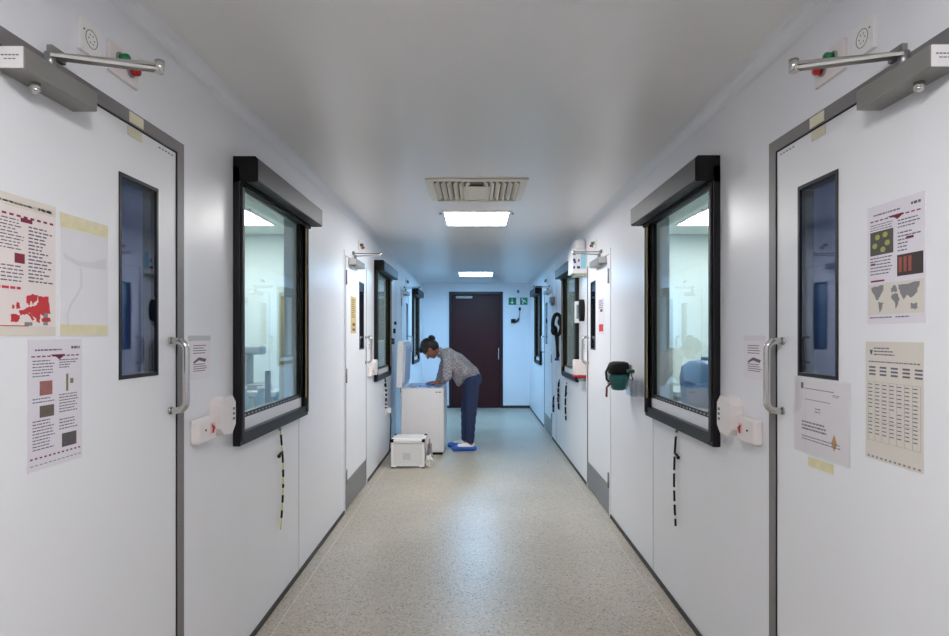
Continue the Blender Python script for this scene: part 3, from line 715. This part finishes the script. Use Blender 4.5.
# ---------------------------------------------------------------- end wall things
def ex(x): return P(x, 0, YE).x
def ez(y): return P(0, y, YE).z
t = thing('exit_sign', 'green emergency exit sign with running figure and arrow on the end wall', 'exit sign', (ex(518), YE, ez(305)))
X0, X1, Z0, Z1 = ex(508.6), ex(527.6), ez(304.8), ez(297.6)
MB().box(X0, X1, YE-.006, YE, Z0, Z1).build('sign_panel', M['signg'], t)
def q(u, v): return Vector((X1-(X1-X0)*u, YE-.006, Z0+(Z1-Z0)*v))
mb = MB(); D = Vector((0, -.002, 0))
mb.prism([q(.40, .02), q(.60, .02), q(.60, .98), q(.40, .98)], D)
mb.build('doorway_symbol', M['white'], t)
mb = MB()
for pts in ([(.30, .45), (.40, .75), (.44, .72), (.36, .42)], [(.30, .5), (.22, .3), (.25, .27), (.34, .44)], [(.34, .46), (.40, .28), (.36, .1), (.40, .1), (.44, .3), (.38, .5)], [(.38, .7), (.28, .68), (.27, .62), (.40, .62)], [(.42, .68), (.48, .60), (.47, .55), (.41, .62)]):
    mb.prism([q(u*1.1-.19, v) for u, v in pts], D)
c = q(.29, .84); mb.prism([c+Vector((.012*math.cos(a*math.pi/5), 0, .012*math.sin(a*math.pi/5))) for a in range(10)], D)
mb.build('running_figure', M['white'], t)
mb = MB(); mb.prism([q(u, v) for u, v in ((.80, .85), (.83, .85), (.83, .35), (.89, .45), (.89, .32), (.815, .12), (.74, .32), (.74, .45), (.80, .35))], D)
mb.build('arrow', M['white'], t)
t = thing('wall_phone', 'dark wall telephone hanging under the green exit sign', 'phone', (ex(515), YE, ez(323)))
MB().box(ex(511), ex(515.5), YE-.05, YE, ez(323), ez(319), .004).build('base_unit', M['blackm'], t)
MB().tube([Vector((ex(514), YE-.04, ez(322.5))), Vector((ex(517), YE-.05, ez(321))), Vector((ex(518.6), YE-.05, ez(318.5)))], .016, 10).build('handset', M['blackm'], t)
MB().tube([Vector((ex(518.6), YE-.03, ez(319))), Vector((ex(519.6), YE-.02, ez(314))), Vector((ex(519.8), YE-.01, ez(309.5)))], .006, 8).build('cord', M['ink'], t)
MB().box(ex(518.6), ex(520.8), YE-.03, YE, ez(310.5), ez(307.5), .003).build('cord_clip', M['blackm'], t)
t = thing('smoke_beacon', 'tiny dark beacon on the end wall above the exit sign', 'beacon', (ex(518), YE, ez(292)))
MB().box(ex(517), ex(519.2), YE-.012, YE, ez(293.2), ez(290)).build('beacon_base', M['grey'], t)
MB().ell(Vector((ex(518.1), YE-.02, ez(291.6))), .016, .014, .02).build('lens', M['navy'], t)
t = thing('wall_knob', 'small black knob on the end wall above the open freezer', 'knob', (ex(416.8)+.09, YE, ez(372)))
# ---------------------------------------------------------------- freezer
FX0, FX1, FY0, FY1, FT = -.872, -.375, 7.0, 7.75, .775
t = thing('chest_freezer', 'small white chest freezer with its lid open against left wall', 'freezer', ((FX0+FX1)/2, (FY0+FY1)/2, 0))
COL.objects.unlink(bpy.data.objects['wall_knob']); bpy.data.objects.remove(bpy.data.objects['wall_knob'])
mb = MB(); w = .05
mb.box(FX0, FX0+w, FY0, FY1, .03, FT, .006); mb.box(FX1-w, FX1, FY0, FY1, .03, FT, .006)
mb.box(FX0+w-.004, FX1-w+.004, FY0, FY0+w, .03, FT, .006); mb.box(FX0+w-.004, FX1-w+.004, FY1-w, FY1, .03, FT, .006)
mb.box(FX0+w-.002, FX1-w+.002, FY0+w-.002, FY1-w+.002, .03, .12)
mb.build('cabinet', M['freez'], t)
mb = MB(); mb.box(FX0+.02, FX1-.02, FY0+.015, FY1-.015, 0.0, .03); mb.build('plinth', M['blackm'], t)
mb = MB(); g = .012
for k, (a, b, c, e) in enumerate(((FX0+.004, FX0+w, FY0+.004, FY1-.004), (FX1-w, FX1-.004, FY0+.004, FY1-.004), (FX0+w, FX1-w, FY0+.004, FY0+w), (FX0+w, FX1-w, FY1-w, FY1-.004))):
    mb.box(a, b, c, e, FT, FT+.008)
mb.build('rim', mat('rim_blue_white', (196, 206, 224), .35), t)
# lid: upright, hinged at wall side
lid = MB(); lt = .065; lx = FX0-.004
th = math.radians(4)
def lp(a, h): return (lx-.055+a*math.cos(th)-h*math.sin(th)*.0+(.02*(h/.54)), FT+.012+h)
pts = [lp(0, 0), lp(lt, 0), lp(lt, .53), lp(lt-.015, .545), lp(.015, .545), lp(0, .53)]
lid.prism([Vector((a, FY0+.005, z)) for a, z in pts], Vector((0, FY1-FY0-.01, 0)))
L = lid.build('lid', M['freez'], t)
pts = [lp(lt+.001, .05), lp(lt+.020, .06), lp(lt+.020, .48), lp(lt+.001, .49)]
MB().prism([Vector((a, FY0+.06, z)) for a, z in pts], Vector((0, FY1-FY0-.12, 0))).build('lid_liner', mat('liner_pale_blue', (190, 200, 222), .3), L)
for yy in (FY0+.12, FY1-.16): MB().box(FX0-.03, FX0-.001, yy, yy+.05, FT-.06, FT+.02, .003).build('hinge', M['grey'], t)
mb = MB(); mb.box(-.470, -.447, FY0-.002, FY0, FT-.048, FT-.036); mb.box(-.437, -.410, FY0-.002, FY0, FT-.048, FT-.036); mb.build('badge', M['ink'], t)
# bags in the freezer
for k, (bx, by, rx, ry, rz, lab) in enumerate(((-.72, 7.14, .085, .07, .06, 'crumpled pale blue bag at the lid side of the freezer, nearest the crate'),
        (-.55, 7.13, .07, .06, .055, 'crumpled pale blue bag under the hands of the person, nearest the crate'),
        (-.70, 7.36, .09, .09, .07, 'pale blue bag in the middle of the open freezer'),
        (-.60, 7.58, .10, .08, .07, 'pale blue bag at the far end of the freezer'))):
    mb = MB(); mb.ell((bx, by, .735), rx, ry, rz, None, 20, 14)
    for v in mb.bm.verts:
        d_ = (v.co-Vector((bx, by, .735))); nn = math.sin(v.co.x*90+k)*math.sin(v.co.y*80)*math.sin(v.co.z*70+1)
        v.co += d_*.18*nn
    mb.ell((bx+.01, by, .735+rz*.85), .012, .012, .02)
    b = mb.build('sample_bag', M['bluebag'], None); tag(b, lab, 'bag', 'bags in the chest freezer')
    if k < 3:
        m2 = MB(); m2.box(bx-.025, bx+.025, by-ry*.75, by-ry*.55, .765, .785, .004); m2.build('tag_label', M['navy'], b)
# ---------------------------------------------------------------- crate
CX0, CX1, CY0, CY1, CT = P(391.5, 0, 6.3).x, P(424, 0, 6.3).x, 6.30, 6.62, .31
t = thing('storage_crate', 'white frosted box with black corners on floor before the freezer', 'crate', ((CX0+CX1)/2, (CY0+CY1)/2, 0))
mb = MB(); w = .014
mb.box(CX0, CX0+w, CY0, CY1, .012, CT-.03, .003); mb.box(CX1-w, CX1, CY0, CY1, .012, CT-.03, .003)
mb.box(CX0+w, CX1-w, CY0+.004, CY0+w, .012, CT-.03); mb.box(CX0+w, CX1-w, CY1-w, CY1, .012, CT-.03); mb.box(CX0+w, CX1-w, CY0+w, CY1-w, .012, .026)
mb.build('body', mat('frosted_plastic', (214, 214, 214), .35, noise=.04, nscale=8), t)
mb = MB(); mb.box(CX0-.006, CX1+.006, CY0-.006, CY0+.004, .012, .032, .003); mb.box(CX0-.006, CX0+.02, CY0-.006, CY0+.003, .03, CT-.03, .002); mb.box(CX1-.02, CX1+.006, CY0-.006, CY0+.003, .03, CT-.03, .002)
mb.box(CX0-.006, CX1+.006, CY0-.006, CY0+.004, CT-.045, CT-.028, .003)
mb.build('front_frame', M['white'], t)
mb = MB(); mb.box(CX0-.008, CX1+.008, CY0-.008, CY1+.008, CT-.03, CT-.012, .005); mb.box(CX0+.02, CX1-.02, CY0+.03, CY1-.03, CT-.012, CT, .004); mb.build('lid', M['white'], t)
for xx in (CX0-.008, CX1-.022):
    MB().box(xx, xx+.03, CY0-.014, CY0+.03, CT-.036, CT-.006, .004).build('corner_clip', M['blackm'], t)
    MB().box(xx, xx+.03, CY1-.03, CY1+.014, CT-.036, CT-.002, .004).build('corner_clip', M['blackm'], t)
    MB().box(xx+.002, xx+.028, CY0-.004, CY0+.03, 0, .014, .003).build('foot', M['blackm'], t)
    MB().box(xx+.002, xx+.028, CY1-.03, CY1, 0, .012, .003).build('foot', M['blackm'], t)
MB().box((CX0+CX1)/2-.05, (CX0+CX1)/2+.03, CY0+.001, CY0+.004, .09, .16).build('faded_label', mat('faded_grey', (196, 196, 196), .5), t)
MB().box(CX0+.05, CX1-.05, CY0-.0065, CY0-.0055, .016, .028).build('seam', M['inkg'], t)
# crumpled cloth at the crate's side
def cloth(cx, cy, cz, sx, sy, sz, seed):
    random.seed(seed); mb = MB(); r = bmesh.ops.create_icosphere(mb.bm, subdivisions=4, radius=1)
    for v in r['verts']:
        p = v.co.copy()
        k = 1+.22*math.sin(p.x*7+seed)*math.sin(p.z*6)+.15*math.sin(p.y*9+p.z*5)
        v.co = Vector((cx+p.x*sx*k, cy+p.y*sy*k, max(.001, cz+p.z*sz*k)))
    for f in mb.bm.faces: f.smooth = True
    return mb
o = cloth(-.495, 6.36, .05, .035, .05, .075, 3).build('cloth', M['clothw']); tag(o, 'crumpled white cloth on the floor at the right of the crate', 'cloth')
o = cloth(-.505, 6.52, .12, .028, .05, .13, 5).build('cloth', mat('grey_cloth', (150, 148, 152), .8, bump=.5)); tag(o, 'grey cloth bundle standing between the crate and the freezer', 'cloth')
m2 = MB(); m2.box(-.515, -.495, 6.455, 6.472, .18, .235, .004); m2.build('brown_tag', mat('brown_card', (130, 92, 62), .6), o)
# ---------------------------------------------------------------- person
def remesh(mb, name, m, parent, vox=.006, smooth=3, post=None):
    me = mb.finish(); o = bpy.data.objects.new('tmp', me); COL.objects.link(o)
    r = o.modifiers.new('r', 'REMESH'); r.mode = 'VOXEL'; r.voxel_size = vox; r.use_smooth_shade = True
    if smooth:
        sm = o.modifiers.new('s', 'SMOOTH'); sm.iterations = smooth; sm.factor = .5
    dg = bpy.context.evaluated_depsgraph_get(); dg.update()
    me2 = bpy.data.meshes.new_from_object(o.evaluated_get(dg))
    bpy.data.objects.remove(o)
    if post:
        for v in me2.vertices: v.co = post(v.co)
    me2.materials.clear(); me2.materials.append(m); me2.name = name
    for p in me2.polygons: p.use_smooth = True
    p = bpy.data.objects.new(name, me2); COL.objects.link(p)
    if parent: me2.transform(Matrix.Translation(-wloc(parent))); p.parent = parent
    return p
PY = 7.37
root = thing('person', 'person bending over the freezer, grey shirt, jeans, blue overshoes, dark hair bun', 'person', (-.10, PY, 0))
NY, FYy = PY-.10, PY+.10             # near and far legs
J = dict(
    pel=(-.045, PY, .865), waist=(-.125, PY, .955), chest=(-.25, PY, 1.065), upch=(-.345, PY, 1.145), neck=(-.425, PY, 1.185), head=(-.570, PY, 1.225),
    hipN=(-.05, NY+.01, .83), kneeN=(-.060, NY, .46), ankN=(-.070, NY, .095), toeN=(-.23, NY-.015, .035),
    hipF=(-.06, FYy-.01, .83), kneeF=(-.120, FYy, .46), ankF=(-.135, FYy, .095), toeF=(-.29, FYy+.015, .035),
    shN=(-.335, PY-.155, 1.125), elN=(-.345, PY-.20, .905), wrN=(-.405, PY-.115, .822),
    shF=(-.365, PY+.155, 1.125), elF=(-.435, PY+.19, .905), wrF=(-.475, PY+.08, .822))
J = {k: Vector(v) for k, v in J.items()}
up = Vector((-.80, 0, .38)).normalized()          # crown direction
fc = Vector((-.38, 0, -.80)).normalized()         # face direction
sd = Vector((0, 1, 0))
R = Matrix((( -fc.x, 0, up.x), (0, 1, 0), (-fc.z, 0, up.z)))   # local -x = face, z = crown
hc = J['head']
def hp(f, y, u): return hc+fc*f+sd*y+up*u
mb = MB()
# torso and legs
mb.cap(J['pel'], J['waist'], .115, .10, 1.25); mb.cap(J['waist'], J['chest'], .10, .105, 1.2); mb.cap(J['chest'], J['upch'], .105, .09, 1.4)
mb.cap(J['upch'], J['neck'], .075, .050, 1.0); mb.cap(J['neck'], hp(-.02, 0, -.07), .050, .048)
for a in 'NF':
    mb.cap(J['hip'+a], J['knee'+a], .080, .052); mb.cap(J['knee'+a], J['ank'+a], .050, .034)
    mb.cap(J['ank'+a]+Vector((.02, 0, -.045)), J['toe'+a], .034, .028); mb.cap(J['ank'+a], J['ank'+a]+Vector((.02, 0, -.045)), .034, .034)
    mb.cap(J['upch'], J['sh'+a], .065, .055); mb.cap(J['sh'+a], J['el'+a], .048, .036); mb.cap(J['el'+a], J['wr'+a], .036, .024)
# head
mb.ell(hp(-.012, 0, .020), .098, .076, .092, R); mb.ell(hp(.030, 0, -.030), .062, .056, .085, R)
mb.ell(hp(.060, 0, -.088), .026, .028, .022, R)                      # chin
mb.cap(hp(.086, 0, .005), hp(.108, 0, -.030), .009, .014, 1, 5)        # nose
mb.ell(hp(.083, 0, -.058), .012, .022, .008, R)                      # lips
for y in (-1, 1):
    mb.ell(hp(-.005, y*.076, -.012), .018, .008, .030, R)            # ears
    mb.ell(hp(.075, y*.032, .018), .014, .024, .008, R)              # brow
    mb.ell(hp(.055, y*.036, -.040), .024, .020, .022, R)             # cheek
# hands: palm, fingers, thumb; they rest on the rim and reach into the freezer
def hand(w, side, tgt):
    d = (tgt-w).normalized(); lat = Vector((0, 0, 1)).cross(d).normalized(); pu = d.cross(lat)
    for k in range(4):
        o = (k-1.5)*.019
        mb.cap(w+lat*o*.6, w+d*.078+lat*o, .013, .0105, 1, 6)
        L = (.058, .070, .074, .062)[k]; b0 = w+d*.078+lat*o; b1 = b0+d*L*.5+lat*o*.15-Vector((0, 0, .004)); b2 = b1+d*L*.42-Vector((0, 0, .018))
        mb.cap(b0, b1, .0092, .0085, 1, 5); mb.cap(b1, b2, .0085, .0072, 1, 5)
    t0 = w+d*.022+lat*side*.024; t1 = t0+d*.028+lat*side*.026; t2 = t1+d*.032+lat*side*.008-Vector((0, 0, .008))
    mb.cap(t0, t1, .012, .010, 1, 5); mb.cap(t1, t2, .010, .008, 1, 5)
hand(J['wrN'], 1, J['wrN']+Vector((-.12, .05, -.008))); hand(J['wrF'], -1, J['wrF']+Vector((-.12, -.02, -.008)))
body = remesh(mb, 'body', M['skin'], root, .0055, 2)
# eyes
for y in (-1, 1):
    e = MB().ell(hp(.082, y*.031, .003), .010, .014, .009, R, 12, 8).build('eye', M['eye'], root)
    MB().ell(hp(.090, y*.031, .002), .004, .006, .006, R, 10, 8).build('iris', M['hair'], e)
# hair and bun
mb = MB(); mb.ell(hp(-.030, 0, .036), .102, .086, .098, R); mb.ell(hp(-.055, 0, -.010), .075, .078, .085, R)
mb.ell(hp(.030, 0, .085), .060, .068, .036, R)
mb.ell(hp(-.055, 0, -.06), .045, .050, .040, R)
for y in (-1, 1): mb.ell(hp(.028, y*.058, .045), .045, .022, .045, R)
hr = remesh(mb, 'hair', M['hair'], root, .006, 2)
mb = MB(); mb.ell(hp(-.135, 0, .035), .038, .045, .045, R); mb.ell(hp(-.105, 0, .030), .03, .03, .03, R); mb.build('hair_bun', M['hair'], hr)
# shirt
mb = MB()
mb.cap(J['pel']+Vector((-.030, 0, .050)), J['waist']+Vector((-.01, 0, .0)), .122, .122, 1.3); mb.cap(J['waist'], J['chest'], .122, .122, 1.3); mb.cap(J['chest'], J['upch'], .122, .098, 1.45)
mb.cap(J['upch'], J['neck']+Vector((-.005, 0, 0)), .085, .056)
for a in 'NF':
    mb.cap(J['upch'], J['sh'+a], .08, .066); mb.cap(J['sh'+a], J['el'+a], .066, .056, 1, 12); mb.cap(J['el'+a], J['wr'+a].lerp(J['el'+a], .18), .055, .036, 1, 12)
# loose front of the shirt hanging down
mb.cap(J['chest']+Vector((.005, 0, -.04)), (-.225, PY, .84), .105, .045, 1.9, 10); mb.cap(J['waist'], (-.215, PY, .80), .10, .035, 2.2, 10)
mb.cap((-.30, PY, 1.03), (-.27, PY, .90), .07, .04, 1.8, 8)
def fold(p):
    k = .0035*math.sin(p.x*52+p.z*40+math.sin(p.y*25)*2)
    return Vector((p.x+k, p.y+.8*k, p.z+k))
sh = remesh(mb, 'shirt', M['shirt'], root, .008, 2, fold)
mb = MB(); pts = [J['neck']+Vector((-.028, 0, .004))+Matrix.Rotation(a*math.pi/8, 3, (J['head']-J['neck']).normalized()) @ Vector((.02, 0, .056)) for a in range(17)]
mb.tube(pts, .010, 8).build('collar', M['shirt'], sh)
for a in 'NF':
    e, w_ = J['el'+a], J['wr'+a]; MB().tube([w_.lerp(e, .24), w_.lerp(e, .10)], .040, 16, .036).build('cuff', M['shirt'], sh)
# jeans
mb = MB(); mb.cap(J['pel']+Vector((.008, 0, -.005)), J['waist']+Vector((.03, 0, -.025)), .112, .10, 1.35)
for a in 'NF':
    mb.cap(J['hip'+a], J['knee'+a], .098, .070, 1, 14); mb.cap(J['knee'+a], J['ank'+a]+Vector((.0, 0, .03)), .068, .050, 1, 14)
def fold2(p):
    k = .0022*math.sin(p.z*70+math.sin(p.y*20)*3)*(1 if p.z < .55 else .4); return Vector((p.x+k, p.y, p.z))
remesh(mb, 'jeans', M['jean'], root, .008, 2, fold2)
# overshoes and shoes
for a in 'NF':
    an, to = J['ank'+a], J['toe'+a]
    mb = MB(); mb.cap(an+Vector((.040, 0, -.066)), to+Vector((-.03, 0, -.006)), .040, .036, 1.1, 12)
    def flat(p): return Vector((p.x, p.y, max(.001, p.z)))
    ov = remesh(mb, 'overshoe', M['bluec'], root, .008, 1, lambda p: Vector((p.x+.002*math.sin(p.x*200), p.y, max(.0008, p.z))))
    mb = MB(); mb.cap(an+Vector((.020, 0, -.040)), to+Vector((.03, 0, .018)), .042, .032, .85, 10)
    remesh(mb, 'shoe', M['white'], root, .007, 2)
# ---------------------------------------------------------------- furniture in the side rooms
def bench(s, x0, x1, y0, y1, label):
    a, b = sorted((s*x0, s*x1))
    t = thing('lab_bench', label, 'bench', ((a+b)/2, (y0+y1)/2, 0), 'benches in the rooms')
    MB().box(a, b, y0, y1, .86, .90, .003).build('worktop', M['bench'], t)
    for xx in (a+.02, b-.06):
        for yy in (y0+.02, y1-.06): MB().box(xx, xx+.04, yy, yy+.04, 0, .86).build('leg', M['steel'], t)
    MB().box(a+.08, b-.08, y0+.04, y1-.04, .12, .84).build('cupboard', M['room'], t)
bench(-1, 1.75, 3.2, 5.25, 5.93, 'pale bench at the back of the room behind the nearest left window')
bench(1, 1.75, 3.2, 5.25, 5.93, 'pale bench at the back of the room behind the nearest right window')
t = thing('microscope', 'dark grey instrument on the bench behind the left window', 'instrument', (-2.05, 5.5, .9))
MB().box(-2.20, -1.93, 5.42, 5.66, .9005, .95, .005).build('base', M['grey'], t); MB().box(-2.16, -2.08, 5.46, 5.62, .95, 1.22, .01).build('column', M['grey'], t); MB().box(-2.20, -1.96, 5.46, 5.62, 1.22, 1.30, .02).build('head', M['grey'], t)
t = thing('tall_cabinet', 'tall tan and grey cabinet seen through the nearest left window', 'cabinet', (-1.62, 5.6, 0))
MB().box(-1.74, -1.42, 5.30, 5.90, .03, 1.78, .004).build('carcass', M['roomg'], t); MB().box(-1.72, -1.56, 5.285, 5.30, .1, 1.74).build('door', M['tan'], t); MB().box(-1.55, -1.44, 5.285, 5.30, .1, 1.74).build('door', M['bench'], t)
MB().box(-1.74, -1.42, 5.32, 5.88, 0, .03).build('plinth', M['grey'], t)
t = thing('tall_cabinet', 'tall pale grey cabinet seen through the nearest right window', 'cabinet', (1.62, 5.6, 0))
MB().box(1.42, 1.74, 5.30, 5.90, .03, 1.72, .004).build('carcass', M['roomg'], t); MB().box(1.44, 1.57, 5.285, 5.30, .1, 1.68).build('door', M['bench'], t); MB().box(1.59, 1.72, 5.285, 5.30, .1, 1.68).build('door', M['bench'], t)
MB().box(1.42, 1.74, 5.32, 5.88, 0, .03).build('plinth', M['grey'], t)
t = thing('lab_trolley', 'pale trolley carrying a blue bin behind the nearest right window', 'trolley', (1.72, 4.35, 0))
MB().box(1.42, 2.05, 4.05, 4.65, .86, .89, .004).build('tray', M['bench'], t); MB().box(1.42, 2.05, 4.05, 4.65, .30, .33, .004).build('tray', M['bench'], t)
for xx in (1.44, 2.00):
    for yy in (4.07, 4.60): MB().box(xx, xx+.03, yy, yy+.03, 0, .86).build('leg', M['steel'], t)
t = thing('blue_bin', 'rounded blue container seen through the nearest right window', 'bin', (1.66, 4.3, .89))
lathe(MB(), 1.68, 4.34, [(.89, .17), (.90, .185), (1.09, .20), (1.17, .185), (1.21, .13), (1.22, .05)], 28).build('tub', M['blue'], t)
lathe(MB(), 1.68, 4.34, [(1.219, .05), (1.24, .05), (1.242, .03)], 20).build('knob', M['blue'], t)
t = thing('wheeled_rack', 'pale rack with glass jars behind the nearest left window', 'rack', (-1.7, 4.4, 0))
MB().box(-1.95, -1.45, 4.2, 4.7, .78, .81, .004).build('shelf', M['bench'], t); MB().box(-1.95, -1.45, 4.2, 4.7, .30, .33, .004).build('shelf', M['bench'], t)
for xx in (-1.94, -1.48):
    for yy in (4.21, 4.66): MB().box(xx, xx+.03, yy, yy+.03, 0, 1.15).build('post', M['steel'], t)
for k, xx in enumerate((-1.85, -1.72, -1.58)):
    o = lathe(MB(), xx, 4.42, [(.8105, .045), (.93, .05), (.97, .03), (1.0, .03)], 18).build('jar', mat('jar_pale_blue', (176, 200, 214), .25)); tag(o, ('pale blue jar at the outer end of the rack', 'pale blue jar in the middle of the rack', 'pale blue jar at the corridor end of the rack')[k], 'jar', 'jars on the rack')
    MB_ = lathe(MB(), xx, 4.42, [(1.0, .033), (1.02, .033)], 18).build('lid', M['white'], o)
# ---------------------------------------------------------------- world, camera, view
w = bpy.data.worlds.new('World'); SC.world = w; w.use_nodes = True
w.node_tree.nodes['Background'].inputs[0].default_value = (.5, .55, .6, 1); w.node_tree.nodes['Background'].inputs[1].default_value = .0
cam = bpy.data.cameras.new('camera'); co = bpy.data.objects.new('camera', cam); COL.objects.link(co)
co.location = (0, 0, H); co.rotation_euler = (math.pi/2, 0, 0)
cam.sensor_width = 36; cam.lens = F/949*36; cam.shift_x = -1.5/949; cam.shift_y = 17/949; cam.clip_start = .02
SC.camera = co
vs = SC.view_settings; vs.view_transform = 'Standard'; vs.look = 'None'; vs.gamma = 1; vs.exposure = 1.50; vs.use_curve_mapping = False
SC.cycles.max_bounces = 14; SC.cycles.diffuse_bounces = 8; SC.cycles.glossy_bounces = 6; SC.cycles.transparent_max_bounces = 16
SC.cycles.use_denoising = True; SC.cycles.caustics_reflective = False; SC.cycles.sample_clamp_indirect = 6
